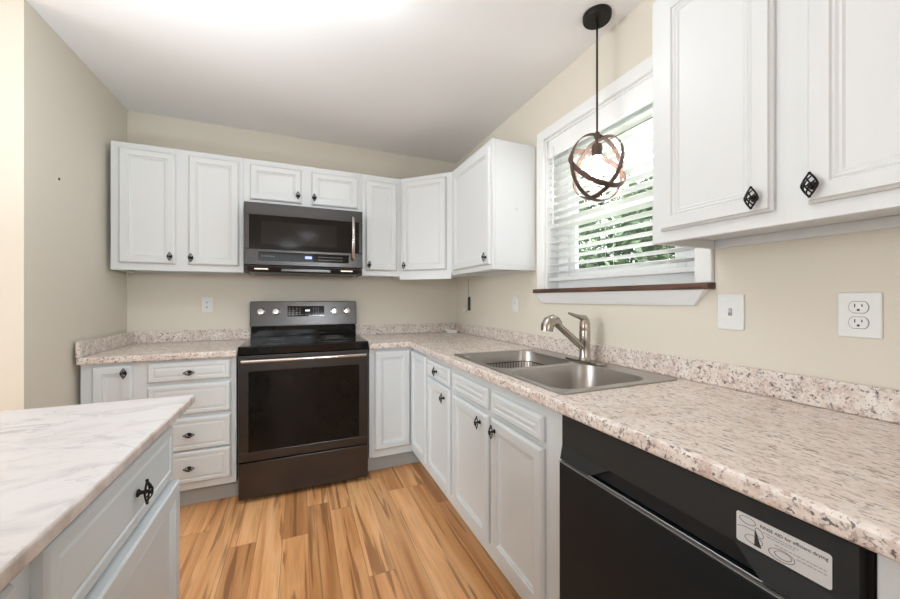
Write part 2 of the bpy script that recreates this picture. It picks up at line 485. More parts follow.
ap.hexa([(0, yb0, 1.174), (0, yb1, 1.174), (-0.010, yb1, 1.174), (-0.010, yb0, 1.174)],
        [(0, yt0, 1.233), (0, yt1, 1.233), (-0.038, yt1, 1.233), (-0.038, yt0, 1.233)])
wl(ap.build('apron', M['trim'], win, bevel=0.002))

# blinds inside the window recess
bl = thing('window_blind', 'white horizontal slat blind, open, hanging in the window over the sink', 'blind', (0.036, WY, OZ1 - .012))
BY0, BY1 = FY0 + .006, FY1 - .006
zt = OZ1 - .012
MB().box(-0.030, BY0 - WY, -0.105, -0.022, BY1 - WY, 0.0).box(-0.021, BY0 - WY + .002, -0.045, 0.026, BY1 - WY - .002, -0.002).build('head_rail', M['trim'], bl, bevel=0.003)
n_slats = 16
pitch = 0.0425
sl = MB()
zs = []
for k in range(n_slats):
    z = 1.338 + 0.012 + pitch * k
    zs.append(z)
for z in zs:
    a = math.radians(9)
    L = []
    for q in range(5):
        u = -0.025 + 0.0125 * q
        zz = -u * math.sin(a) + 0.0018 * (1 - (u / .025) ** 2)
        L.append((u * math.cos(a), zz + z - zt))
    lo = [(x, zz - .0015) for x, zz in L]; hi = [(x, zz + .0015) for x, zz in L]
    prof = lo + hi[::-1]
    A = [sl.bm.verts.new((x, BY0 - WY, zz)) for x, zz in prof]; B = [sl.bm.verts.new((x, BY1 - WY, zz)) for x, zz in prof]
    N = len(prof)
    for i in range(N): sl.bm.faces.new((A[i], A[(i + 1) % N], B[(i + 1) % N], B[i]))
    sl.bm.faces.new(A[::-1]); sl.bm.faces.new(B)
sl.build('slats', M['slat'], bl)
MB().box(-0.026, BY0 - WY, 1.300 - zt, 0.026, BY1 - WY, 1.320 - zt).build('bottom_rail', M['slat'], bl, bevel=0.004)
for yy in (-1.42, -1.735, -2.05):
    m = MB()
    for xx in (-0.0265, 0.0265): m.tube([(xx, yy - WY, 1.32 - zt), (xx, yy - WY, -0.04)], 0.0008, 5)
    m.build('ladder_cord', M['cord'], bl)
MB().tube([(-0.034, -1.36 - WY, -0.05), (-0.036, -1.365 - WY, -0.5)], 0.004, 8).build('tilt_wand', M['slat'], bl, smooth=True)

# ------------------------------------------------------------------ outdoors beyond the window
MB().box(0.135, -6, -0.30, 16, 10, -0.25).build('lawn', M['grass'])
struct(bpy.data.objects['lawn'], 'green lawn outside the window')
struct(MB().box(0.13, -4.5, 2.330, 0.62, 1.0, 2.36).build('eave_soffit', M['trim']), 'white eave soffit above the window')
struct(MB().box(0.60, -4.5, 2.275, 0.63, 1.0, 2.33).build('eave_drip_edge', M['iron']), 'dark drip edge of the eave')
def tree(label, x, y, h, r, mat, n, seed):
    rnd = random.Random(seed)
    t = thing('leafy_tree', label, 'tree', (x, y, -0.25), rnd.random() * 6, 'trees outside the window')
    m = MB().tube([(0, 0, 0), (0.03, 0.02, h * .35), (-0.02, 0.05, h * .7), (0.0, 0.0, h * .92)], [0.09, 0.07, 0.045, 0.015], 8)
    for k in range(7):
        a = rnd.random() * 2 * PI; z0 = h * (.25 + .08 * k)
        m.tube([(0, 0.02, z0), (math.cos(a) * r * .4, math.sin(a) * r * .4, z0 + .15 * h), (math.cos(a) * r * .8, math.sin(a) * r * .8, z0 + .2 * h)], [0.035, 0.02, 0.006], 6)
    m.build('trunk', M['bark'], t, smooth=True)
    f = MB()
    clumps = []
    for k in range(60):
        a = rnd.random() * 2 * PI; z = h * (.12 + .86 * rnd.random()); rr = r * math.sqrt(rnd.random()) * (1.0 - 0.45 * abs(z / h - .45))
        clumps.append((rr * math.cos(a), rr * math.sin(a), z))
    for k in range(n):
        cx, cy, cz = rnd.choice(clumps)
        p = Vector((cx + rnd.gauss(0, .17), cy + rnd.gauss(0, .17), cz + rnd.gauss(0, .15)))
        L = rnd.uniform(.08, .17); W = L * .5
        e = Euler((rnd.uniform(-.9, .9), rnd.uniform(-.9, .9), rnd.random() * 6.3)).to_matrix()
        q = [p + e @ Vector(c) for c in ((0, -L / 2, 0), (W / 2, 0, .006), (0, L / 2, 0), (-W / 2, 0, .006))]
        f.bm.faces.new([f.bm.verts.new(c) for c in q])
    f.build('foliage', mat, t)
    return t
tree('dark green tree outside, nearest the window, low behind its right half', 3.0, 0.4, 3.0, 1.1, M['leafA'], 10000, 1)
tree('bright green tree outside, behind the left half of the window', 3.4, 3.2, 3.3, 1.1, M['leafB'], 10000, 2)
tree('bright green tree outside, between and beyond the two nearest trees', 6.0, 1.9, 3.9, 1.35, M['leafB'], 10000, 4)
tree('dark green tree outside, far off behind the left half of the window', 7.2, 5.6, 4.6, 1.6, M['leafA'], 9000, 5)
tree('dark green tree outside, farthest from the window', 11.0, 2.6, 5.2, 1.8, M['leafA'], 9000, 6)

# ------------------------------------------------------------------ knobs, doors, drawers, cabinets
def knob_mesh():
    m = MB()
    # stem with a flared foot, then a birdcage lattice; foot at the origin, pointing to -y
    m.lathe([(0.0085, 0.0), (0.0085, 0.002), (0.0045, 0.005), (0.0035, 0.013), (0.0045, 0.017), (0.0, 0.018)], (0, 0, 0), (0, -1, 0), 12)
    hw, hh = 0.0135, 0.0245
    def P(s_, t_):
        # diamond with rounded sides, bowed towards the viewer
        x = (s_ - t_) / 2; z = (s_ + t_) / 2
        k = 1 + 0.14 * (1 - min(abs(s_), abs(t_)) ** 2)
        d = (1 - s_ * s_) * (1 - t_ * t_)
        return Vector((x * hw * k, -0.0165 - 0.0105 * d, z * hh * k))
    g = [-1, -0.36, 0.36, 1]
    for a in g:
        r = 0.0021 if abs(a) == 1 else 0.0016
        m.tube([P(a, -1 + 2 * k / 10) for k in range(11)], r, 6)
        m.tube([P(-1 + 2 * k / 10, a) for k in range(11)], r, 6)
    m.tube([Vector((0, -0.0165, -hh * .97)), Vector((0, -0.016, -hh * 1.12))], [0.0036, 0.0022], 8)
    m.tube([Vector((0, -0.0165, hh * .97)), Vector((0, -0.016, hh * 1.12))], [0.0036, 0.0022], 8)
    m.tube([Vector((-hw * .8, -0.016, 0)), Vector((0, -0.0155, 0)), Vector((hw * .8, -0.016, 0))], 0.0016, 6)
    o = m.build('knob', M['iron'], None, smooth=True, angle=60)
    me = o.data
    bpy.data.objects.remove(o)
    return me
KNOB = knob_mesh()
KN = 0
def knob(parent, x, z, horiz=False, y=-0.02):
    o = bpy.data.objects.new('knob', KNOB); COL.objects.link(o)
    o.parent = parent; o.location = (x, y, z)
    o.rotation_euler = (0, PI / 2 if horiz else 0, 0)
    return o

T = 0.020
DOOR = [(0, 0), (0, -.010), (.004, -.0155), (.009, -T), (.040, -T), (.043, -.0145), (.049, -.0160), (.053, -.0115), (.060, -.0100), (.064, -.0095)]
LIP = [(0, 0), (0, -.010), (.004, -.0155), (.009, -T), (.024, -T), (.027, -.0165), (.034, -.0175), (.040, -.0195)]
def door(root, D, x0, z0, x1, z1, mat, knobs=(), horiz=False, rings=DOOR, name='door', t=None, label=None):
    o = MB().panel(x1 - x0, z1 - z0, T, rings).build(name, mat, root, loc=(x0, -D, z0))
    for (kx, kz) in knobs: knob(o, kx - x0, kz - z0, horiz)
    if label: o['label'] = label
    return o
def flat(o_): pass

def upper_body(root, W, D, Hh, mat, z0=0.0):
    m = MB()
    m.box(0, -D + .019, z0 + .028, W, 0, Hh)                  # carcass above the recessed underside
    m.box(0, -D, z0, W, -D + .019, Hh)                        # face frame
    m.box(0, -D + .019, z0, .016, 0, z0 + .028).box(W - .016, -D + .019, z0, W, 0, z0 + .028)
    m.box(.016, -.018, z0, W - .016, 0, z0 + .028)
    return m.build('body', mat, root, bevel=0.0015, seg=1)
ZU = 1.372; DU = 0.304; HU = 0.762
# two-door cabinet at the left end of the back wall
r = thing('wall_cabinet', 'white two-door wall cabinet left of the microwave', 'cabinet', (-2.366, -0.001, ZU))
upper_body(r, 0.685, DU, HU, M['cab'])
ox = -2.366
door(r, DU, -2.325 - ox, .042, -2.049 - ox, .727, M['cab'], [(-2.073 - ox, 1.459 - ZU)])
door(r, DU, -1.983 - ox, .042, -1.707 - ox, .729, M['cab'], [(-1.966 - ox, 1.457 - ZU)])
# short cabinet above the microwave
zb = 1.826
r = thing('wall_cabinet', 'short white two-door wall cabinet directly above the microwave', 'cabinet', (-1.680, -0.001, zb)); ox = -1.680
upper_body(r, 0.770, DU, ZU + HU - zb, M['cab'])
door(r, DU, -1.644 - ox, 1.864 - zb, -1.327 - ox, 2.098 - zb, M['cab'], [(-1.349 - ox, 1.914 - zb)])
door(r, DU, -1.262 - ox, 1.864 - zb, -0.941 - ox, 2.096 - zb, M['cab'], [(-1.243 - ox, 1.912 - zb)])
# single narrow cabinet right of the microwave
r = thing('wall_cabinet', 'narrow white single-door wall cabinet right of the microwave', 'cabinet', (-0.909, -0.001, ZU)); ox = -0.909
upper_body(r, 0.298, DU, HU, M['cab'])
door(r, DU, -0.883 - ox, .042, -0.646 - ox, .716, M['cab'], [(-0.861 - ox, 1.451 - ZU)])
# diagonal corner cabinet
r = thing('corner_wall_cabinet', 'white diagonal corner wall cabinet between the two cabinet runs', 'cabinet', (-0.001, -0.001, ZU))
ft = [(-.609, 0), (0, 0), (0, -.609), (-DU, -.609), (-.609, -DU)]
MB().prism(ft, .02, HU).build('body', M['cab'], r, bevel=0.0015, seg=1)
dg = MB().box(0, -0.019, -.026, .4313, 0.0, .02).build('valance', M['cab'], r, loc=(-.609, -DU, 0), rot=(0, 0, -PI / 4), bevel=0.0015)
dd = MB().panel(.368, .687, T, DOOR).build('door', M['cab'], r, loc=(-.609 + .018 * .7071, -DU - .018 * .7071, .043), rot=(0, 0, -PI / 4))
knob(dd, .026, .040)
# cabinet on the right wall beside the window
r = thing('wall_cabinet', 'white single-door wall cabinet between the corner and the window, bare side showing', 'cabinet', (-0.001, -0.6105, ZU), -PI / 2)
upper_body(r, 0.596, DU, HU, M['cab'])
door(r, DU, .050, .030, .583, .722, M['cab'], [(.550, 1.445 - ZU)])
tag(MB().box(-.006, -.004, -.012, .006, 0, .012).tube([(0, -.004, -.006), (0, -.012, -.008), (0, -.012, .002)], 0.002, 6).build('adhesive_hook', M['plate'], None, loc=(-0.14, -1.2075, 1.738)),
    'tiny white hook stuck on the bare cabinet side left of the window', 'hook')
# big foreground cabinet on the right wall
r = thing('wall_cabinet', 'large white two-door wall cabinet in the right foreground, right of the window', 'cabinet', (-0.001, -2.222, ZU), -PI / 2)
upper_body(r, 0.715, DU, HU, M['cab'])
WR = [(0, 0), (0, -.010), (.005, -.0145), (.007, -T), (.038, -T), (.041, -.0155), (.046, -.0175), (.051, -.0145), (.056, -.0155), (.060, -.0125)]
d1 = door(r, DU, .036, .034, .318, .727, M['cab'], [(2.508 - 2.222, 1.441 - ZU)], rings=WR)
d2 = door(r, DU, .378, .034, .672, .727, M['cab'], [(2.614 - 2.222, 1.441 - ZU)], rings=WR)
# curved grey mark on the second door
sm, st, sb = nt('grey_mark'); sset(sb, (0.42, 0.42, 0.42), 0.6)
sb.inputs['Alpha'].default_value = 0.5
sc_pts = [(2.694, 1.687), (2.713, 1.660), (2.728, 1.623), (2.731, 1.567), (2.726, 1.513), (2.718, 1.478)]
m = MB(); L = []
for i, (yy, zz) in enumerate(sc_pts):
    wd = (.004, .007, .005, .004, .007, .005)[i]
    L.append((m.bm.verts.new((yy - 2.222 - .378 - wd, -.0119, zz - ZU - .034)), m.bm.verts.new((yy - 2.222 - .378 + wd, -.0119, zz - ZU - .034))))
for a, b_ in zip(L, L[1:]): m.bm.faces.new((a[0], a[1], b_[1], b_[0]))
so = m.build('curved_mark', sm, d2); so['label'] = 'curved grey mark on the door panel'

# ---- base cabinets
ZT = 0.862; DB = 0.605; ZF = 0.127
def base_body(root, W, mat, z1=ZT, open_top=False):
    m = MB()
    if open_top:   # sink base: room for the bowls
        m.box(0, -DB + .02, ZF, .018, 0, .70).box(W - .018, -DB + .02, ZF, W, 0, z1).box(.018, -DB + .02, ZF, W - .018, 0, ZF + .018).box(.018, -.012, ZF + .018, W - .018, 0, z1)
        m.box(0, -DB, ZF, W, -DB + .02, z1)
    else:
        m.box(0, -DB, ZF, W, 0, z1)
    m.build('body', mat, root, bevel=0.0015, seg=1)
    MB().box(0, -.512, 0, W, -.496, ZF).build('toe_kick', M['toe'], root)
G = M['cab_low']
r = thing('base_cabinet', 'white base cabinet left of the range, one door and four stacked drawers', 'cabinet', (-2.370, -0.001, 0)); ox = -2.370
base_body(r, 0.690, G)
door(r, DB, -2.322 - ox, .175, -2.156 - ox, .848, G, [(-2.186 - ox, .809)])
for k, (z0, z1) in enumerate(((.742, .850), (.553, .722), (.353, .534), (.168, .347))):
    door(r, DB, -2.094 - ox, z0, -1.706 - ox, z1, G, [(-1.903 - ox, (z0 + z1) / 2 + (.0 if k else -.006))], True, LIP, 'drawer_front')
r = thing('corner_base_cabinet', 'white L-shaped corner base cabinet with two-piece door, right of the range', 'cabinet', (-0.001, -0.001, 0))
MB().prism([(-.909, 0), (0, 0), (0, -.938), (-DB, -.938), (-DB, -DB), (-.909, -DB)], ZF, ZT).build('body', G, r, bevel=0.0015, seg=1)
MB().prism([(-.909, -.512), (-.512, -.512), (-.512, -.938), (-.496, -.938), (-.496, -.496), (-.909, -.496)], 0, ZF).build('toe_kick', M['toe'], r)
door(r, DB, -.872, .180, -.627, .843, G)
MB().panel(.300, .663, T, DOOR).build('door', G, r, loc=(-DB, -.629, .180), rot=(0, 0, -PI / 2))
r = thing('base_cabinet', 'narrow white base cabinet with a drawer over a door, beside the inside corner', 'cabinet', (-0.001, -0.9395, 0), -PI / 2); oy = .9395
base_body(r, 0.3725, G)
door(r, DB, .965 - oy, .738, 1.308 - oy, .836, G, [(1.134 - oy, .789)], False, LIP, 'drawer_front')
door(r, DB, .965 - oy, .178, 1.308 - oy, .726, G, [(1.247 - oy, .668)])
r = thing('sink_base_cabinet', 'white sink base cabinet with two doors under the sink', 'cabinet', (-0.001, -1.313, 0), -PI / 2); oy = 1.313
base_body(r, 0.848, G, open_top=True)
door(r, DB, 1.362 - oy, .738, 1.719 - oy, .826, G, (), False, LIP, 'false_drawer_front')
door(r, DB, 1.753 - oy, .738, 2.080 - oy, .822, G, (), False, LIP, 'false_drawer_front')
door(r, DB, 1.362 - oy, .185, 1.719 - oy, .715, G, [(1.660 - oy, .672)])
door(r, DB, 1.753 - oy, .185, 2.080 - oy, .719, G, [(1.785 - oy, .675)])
r = thing('base_cabinet', 'white base cabinet at the right edge, past the dishwasher', 'cabinet', (-0.001, -2.790, 0), -PI / 2); oy = 2.790
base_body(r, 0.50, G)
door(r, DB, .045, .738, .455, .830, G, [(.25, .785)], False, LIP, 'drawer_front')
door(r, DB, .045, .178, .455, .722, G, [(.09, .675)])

# ------------------------------------------------------------------ countertops
def grid_slab(xs, ys, keep, z0, z1):
    m = MB(); V = {}
    def v(i, j):
        if (i, j) not in V: V[(i, j)] = m.bm.verts.new((xs[i], ys[j], z1))
        return V[(i, j)]
    fs = []
    for i in range(len(xs) - 1):
        for j in range(len(ys) - 1):
            if keep(i, j): fs.append(m.bm.faces.new((v(i, j), v(i + 1, j), v(i + 1, j + 1), v(i, j + 1))))
    ret = bmesh.ops.extrude_face_region(m.bm, geom=fs)
    for e in ret['geom']:
        if isinstance(e, bmesh.types.BMVert): e.co.z = z0
    return m
def two_mats(o, lim=0.7):
    for p in o.data.polygons: p.material_index = 0 if p.normal.z > lim else 1
ZC = 0.90
ct = thing('countertop', 'speckled pink granite-look countertop left of the range', 'countertop', (-2.03, -0.32, 0.881))
def off(o, root): o.location = -Vector(root.location); return o
o = off(grid_slab([-2.377, -1.672], [-.6375, -.001], lambda i, j: True, .8625, ZC).build('slab', [M['gtop_x'], M['gedge']], ct, bevel=0.010, seg=3), ct); two_mats(o)
o = off(MB().box(-2.359, -.020, ZC + .0003, -1.672, -.001, .980).build('backsplash', M['gedge'], ct, bevel=0.004), ct)
o = off(MB().box(-2.377, -.6375, ZC + .0003, -2.3595, -.001, .980).build('side_splash', M['gedge'], ct, bevel=0.004), ct)
ct = thing('countertop', 'long L-shaped granite-look countertop from the range past the sink to the right edge', 'countertop', (-0.32, -1.7, 0.881))
xs = [-.914, -.6375, -.572, -.066, -.001]; ys = [-3.29, -2.118, -1.297, -.6375, -.001]
o = off(grid_slab(xs, ys, lambda i, j: (j == 3) or (i >= 1 and not (j == 1 and i == 2)), .8625, ZC).build('slab', [M['gtop_y'], M['gedge'], M['gtop_x']], ct, bevel=0.010, seg=3), ct)
for p in o.data.polygons:
    cc = p.center
    p.material_index = 1 if p.normal.z < .7 else (2 if cc.x < -.6375 or (cc.y > -.6375 and cc.x < -.6) else 0)
o = off(MB().box(-.914, -.020, ZC + .0003, -.021, -.001, .980).box(-.020, -3.29, ZC + .0003, -.001, -.001, .980).build('backsplash', M['gedge'], ct, bevel=0.004), ct)

# ------------------------------------------------------------------ range
rg = thing('kitchen_range', 'black stainless freestanding electric range against the back wall', 'range', (-1.294, -0.03, 0))
X0, X1 = -1.668 + 1.294, -0.920 + 1.294
Y = lambda y: y + 0.03
MB().box(X0 + .004, Y(-.600), .055, X1 - .004, Y(-.034), .868).build('body', M['blackplastic'], rg)
m = MB()
for sx in (X0 + .05, X1 - .05):
    for sy in (Y(-.56), Y(-.10)): MB().lathe([(.016, 0), (.016, .055)], (sx, sy, 0), (0, 0, 1), 10).build('levelling_foot', M['blackplastic'], rg)
ck = MB().box(X0, Y(-.648), .871, X1, Y(-.034), .921).build('cooktop', M['blackglass'], rg, bevel=0.006)
for (bx, by, br) in ((-.19, -.49, .10), (.18, -.49, .12), (-.19, -.24, .08), (.18, -.24, .08), (0, -.20, .06)):
    m = MB()
    for rr in (br, br * .62):
        m.tube([(bx + rr * math.cos(a * PI / 20), Y(by) + rr * math.sin(a * PI / 20), .9213) for a in range(40)], .0012, 4, closed=True)
    m.build('burner_ring', M['lensgrey'], ck)
# riser and tilted control panel
MB().box(X0 + .004, Y(-.085), .921, X1 - .004, Y(-.034), 1.010).build('riser', M['blackglass'], rg, bevel=0.003)
bp = MB().hexa([(X0, Y(-.114), .998), (X1, Y(-.114), .998), (X1, Y(-.034), .998), (X0, Y(-.034), .998)],
               [(X0, Y(-.092), 1.180), (X1, Y(-.092), 1.180), (X1, Y(-.034), 1.180), (X0, Y(-.034), 1.180)]).build('control_panel', M['blackst'], rg, bevel=0.004)
tilt = math.atan2(.022, .182)
def on_panel(z): return Y(-.114) + .022 * (z - .998) / .182
m = MB()
xa, xb = -1.423 + 1.294, -1.164 + 1.294
m.box(xa, -.0012, 0, xb, .002, .079)
dp = m.build('display', M['blackglass'], bp, loc=(0, on_panel(1.066), 1.066), rot=(-tilt, 0, 0), bevel=.0005)
m = MB()
for (ux, uz) in ((.125, .036), (.133, .036), (.141, .036), (.149, .036)):
    m.box(xa + ux, -.0022, uz + .002, xa + ux + .005, -.0012, uz + .014)
m.build('clock_digits', M['digits'], dp)
for gxs in ((.010, .034, .060, .082), (.178, .196, .212), (.100, .124, .146)):
    m = MB()
    for gx in gxs:
        for gz in ((.010,) if gx in (.100, .124, .146) else (.014, .030, .046, .060)):
            m.box(xa + gx, -.0020, gz, xa + gx + .008, -.0012, gz + .004)
    m.build('key_print', M['greydot'], dp)
for kx in (-1.596, -1.499, -1.090, -0.994):
    kk = MB().lathe([(.027, 0), (.027, .004), (.0235, .006), (.022, .026), (.019, .030), (0, .031)], (0, 0, 0), (0, -1, 0), 28).box(-.0035, -.036, -.019, .0035, -.028, .019).build(
        'control_knob', M['chrome'], bp, smooth=True, loc=(kx + 1.294, on_panel(1.104), 1.104), rot=(-tilt, 0, PI * 0))
# oven door, window, handle
dr = MB().ring_frame((X0 + .003, .247, X1 - .003, .866), (-1.614 + 1.294, .300, -.981 + 1.294, .772), Y(-.646), Y(-.602), 'y').build('oven_door', M['blackst'], rg, bevel=0.003)
MB().box(-1.616 + 1.294, Y(-.6425), .298, -.979 + 1.294, Y(-.630), .774).build('oven_window', M['ovenglass'], dr)
m = MB()
m.tube([(-.352, Y(-.686), .838), (-.30, Y(-.690), .838), (0, Y(-.692), .838), (.30, Y(-.690), .838), (.352, Y(-.686), .838)], .0105, 12)
for sx in (-.335, .335): m.tube([(sx, Y(-.645), .838), (sx, Y(-.688), .838)], .008, 8)
m.build('door_handle', M['blackst_h'], dr, smooth=True, angle=50)
MB().box(X0 + .003, Y(-.644), .030, X1 - .003, Y(-.602), .238).build('storage_drawer', M['blackst'], rg, bevel=0.003)

# ------------------------------------------------------------------ microwave
mw = thing('microwave', 'black stainless over-the-range microwave hung under the short cabinet', 'microwave', (-1.294, -0.002, 1.375))
mx = lambda x: x + 1.294
my = lambda y: y + 0.002
mz = lambda z: z - 1.375
MB().box(mx(-1.664), my(-.385), mz(1.400), mx(-.924), 0, mz(1.8235)).build('body', M['blackplastic'], mw)
fr = MB().ring_frame((mx(-1.665), mz(1.418), mx(-.923), mz(1.8225)), (mx(-1.636), mz(1.522), mx(-.950), mz(1.742)), my(-.422), my(-.386), 'y').build('front_panel', M['blackst'], mw, bevel=0.004)
dw = MB().box(mx(-1.637), my(-.4195), mz(1.521), mx(-.949), my(-.405), mz(1.743)).build('door_window', M['blackglass'], fr)
MB().box(mx(-1.570), my(-.4200), mz(1.555), mx(-1.10), my(-.4193), mz(1.705)).build('window_screen', plain('window_mesh_screen', (.010, .010, .010), .10), dw)
cp = MB().box(mx(-1.585), my(-.4235), mz(1.447), mx(-1.020), my(-.4205), mz(1.506)).build('control_strip', M['blackglass'], fr, bevel=.001)
m = MB()
for k in range(12): 
    for zz in (1.462, 1.482): m.box(mx(-1.22) + k * .0135, my(-.4242), mz(zz), mx(-1.22) + k * .0135 + .007, my(-.4235), mz(zz) + .004)
m.build('key_print', M['greydot'], cp)
m = MB()
for k in range(5): m.box(mx(-1.565) + k * .016, my(-.4242), mz(1.474), mx(-1.565) + k * .016 + .009, my(-.4235), mz(1.478))
m.build('key_print', M['greydot'], cp)
MB().box(mx(-1.305), my(-.4242), mz(1.468), mx(-1.262), my(-.4235), mz(1.486)).build('clock_display', M['bluedigits'], cp)
m = MB().tube([(mx(-.992), my(-.424), mz(1.475)), (mx(-.992), my(-.452), mz(1.490)), (mx(-.992), my(-.462), mz(1.625)), (mx(-.992), my(-.452), mz(1.760)), (mx(-.992), my(-.424), mz(1.775))], .0115, 10)
m.build('door_handle', M['blackst_h'], fr, smooth=True, angle=60)
vt = MB().hexa([(mx(-1.645), my(-.375), mz(1.3755)), (mx(-.943), my(-.375), mz(1.3755)), (mx(-.943), 0, mz(1.3755)), (mx(-1.645), 0, mz(1.3755))],
               [(mx(-1.660), my(-.398), mz(1.4175)), (mx(-.928), my(-.398), mz(1.4175)), (mx(-.928), 0, mz(1.4175)), (mx(-1.660), 0, mz(1.4175))]).build('underside', M['blackplastic'], mw, bevel=0.008)
for lx in (-1.57, -1.03): MB().box(mx(lx) - .04, my(-.396), mz(1.392), mx(lx) + .04, my(-.380), mz(1.399)).build('hood_lamp', M['hoodlamp'], vt)
MB().box(mx(-1.45), my(-.392), mz(1.384), mx(-1.14), my(-.376), mz(1.400)).build('vent_grille', M['blackst'], vt)

# ------------------------------------------------------------------ dishwasher
dwr = thing('dishwasher', 'black built-in dishwasher under the counter, right of the sink cabinet', 'dishwasher', (-0.02, -2.475, 0), -PI / 2)
# local x = -(world y) - 2.475, front = -y
lx = lambda wy: -wy - 2.475
FX = 0.60
MB().box(lx(-2.166), -.575, .10, lx(-2.784), 0, .858).build('tub', M['blackplastic'], dwr)
MB().box(lx(-2.166), -.520, 0.0, lx(-2.784), -.500, .10).build('toe_panel', M['blackplastic'], dwr)
MB().box(lx(-2.172), -.612, .110, lx(-2.778), -.576, .722).build('door_panel', M['dwblack'], dwr, bevel=0.004)
MB().box(lx(-2.172), -.6130, .7225, lx(-2.778), -.600, .7240).build('door_trim', M['trimgrey'], dwr, bevel=.0005)
cpn = MB()
# flat upper part, sloped lip below it on both sides of the handle pocket
cpn.box(lx(-2.172), -.600, .768, lx(-2.778), -.576, .856)
def lip(a, b_):
    cpn.hexa([(lx(a), -.608, .729), (lx(b_), -.608, .729), (lx(b_), -.577, .729), (lx(a), -.577, .729)],
             [(lx(a), -.600, .768), (lx(b_), -.600, .768), (lx(b_), -.577, .768), (lx(a), -.577, .768)])
lip(-2.172, -2.285); lip(-2.670, -2.778)
cpn.hexa([(lx(-2.285), -.608, .729), (lx(-2.285), -.608, .729), (lx(-2.285), -.577, .729), (lx(-2.285), -.577, .729)],
         [(lx(-2.285), -.600, .768), (lx(-2.345), -.600, .768), (lx(-2.345), -.577, .768), (lx(-2.285), -.577, .768)])
cpn.hexa([(lx(-2.670), -.608, .729), (lx(-2.670), -.608, .729), (lx(-2.670), -.577, .729), (lx(-2.670), -.577, .729)],
         [(lx(-2.670), -.600, .768), (lx(-2.625), -.600, .768), (lx(-2.625), -.577, .768), (lx(-2.670), -.577, .768)])
cpo = cpn.build('control_panel', M['dwpanel'], dwr, bevel=0.0)
MB().box(lx(-2.285), -.590, .729, lx(-2.670), -.576, .768).build('handle_pocket', M['dark'], dwr)
MB().tube([(lx(-2.285), -.6085, .7305), (lx(-2.670), -.6085, .7305)], .0009, 6).build('pocket_trim', M['trimgrey'], dwr)
# rinse aid label
lb = MB()
pts = []
la, lb_, za, zb_ = 0, .123, 0, .052
for (cx, cz, a0) in ((la + .004, za + .004, PI), (lb_ - .004, za + .004, 1.5 * PI), (lb_ - .004, zb_ - .004, 0), (la + .004, zb_ - .004, .5 * PI)):
    for k in range(5): pts.append((cx + .004 * math.cos(a0 + k * PI / 8), cz + .004 * math.sin(a0 + k * PI / 8)))
A = [lb.bm.verts.new((x, 0, z)) for x, z in pts]; B = [lb.bm.verts.new((x, -.0005, z)) for x, z in pts]
lb.bm.faces.new(A); lb.bm.faces.new(B[::-1])
for i in range(len(pts)): lb.bm.faces.new((A[i], A[(i + 1) % len(pts)], B[(i + 1) % len(pts)], B[i]))
LB = lb.build('rinse_aid_label', M['label'], cpo, loc=(lx(-2.628), -.6002, .774))
LB['label'] = 'silver white rinse aid sticker with drawings'
ht = text_mesh('heading_text', 'RINSE AID for efficient drying', .0078, M['ink'], LB, (.035, -.0006, .0405), (PI / 2, 0, 0), .0002)
ht.scale = (.084 / max(v.co.x for v in ht.data.vertices), 1, 1)
m = MB()
rr = random.Random(3)
for (zz, xa_, xb__) in ((.0345, .040, .085), (.0305, .044, .080), (.0240, .055, .117), (.0185, .083, .118)):
    x = xa_
    while x < xb__:
        L = rr.uniform(.002, .006); m.box(x, -.0008, zz, min(x + L, xb__), -.0004, zz + .0014); x += L + .0012
m.build('small_print', M['greydot'], LB)
m = MB()
def ell(cx, cz, a, b_, rot=0, r=.0004):
    m.tube([(cx + a * math.cos(k * PI / 12) * math.cos(rot) - b_ * math.sin(k * PI / 12) * math.sin(rot), -.0007, cz + a * math.cos(k * PI / 12) * math.sin(rot) + b_ * math.sin(k * PI / 12) * math.cos(rot)) for k in range(24)], r, 4, closed=True)
ell(.017, .042, .012, .006); ell(.026, .014, .013, .007, .1); ell(.064, .012, .017, .009, .1); ell(.034, .030, .005, .008, .5); ell(.066, .013, .011, .006, .1)
m.tube([(.001, -.0007, .026), (.012, -.0007, .030), (.028, -.0007, .030)], .0004, 4)
m.prism([(0, 0)] * 0 or [(.026, -.0008), (.036, -.0008), (.036, -.0004), (.026, -.0004)], .0055, .0062)
m.hexa([(.027, -.0008, .006), (.037, -.0008, .006), (.037, -.0004, .006), (.027, -.0004, .006)], [(.0275, -.0008, .030), (.0295, -.0008, .030), (.0295, -.0004, .030), (.0275, -.0004, .030)])
m.build('label_drawing', M['ink'], LB)

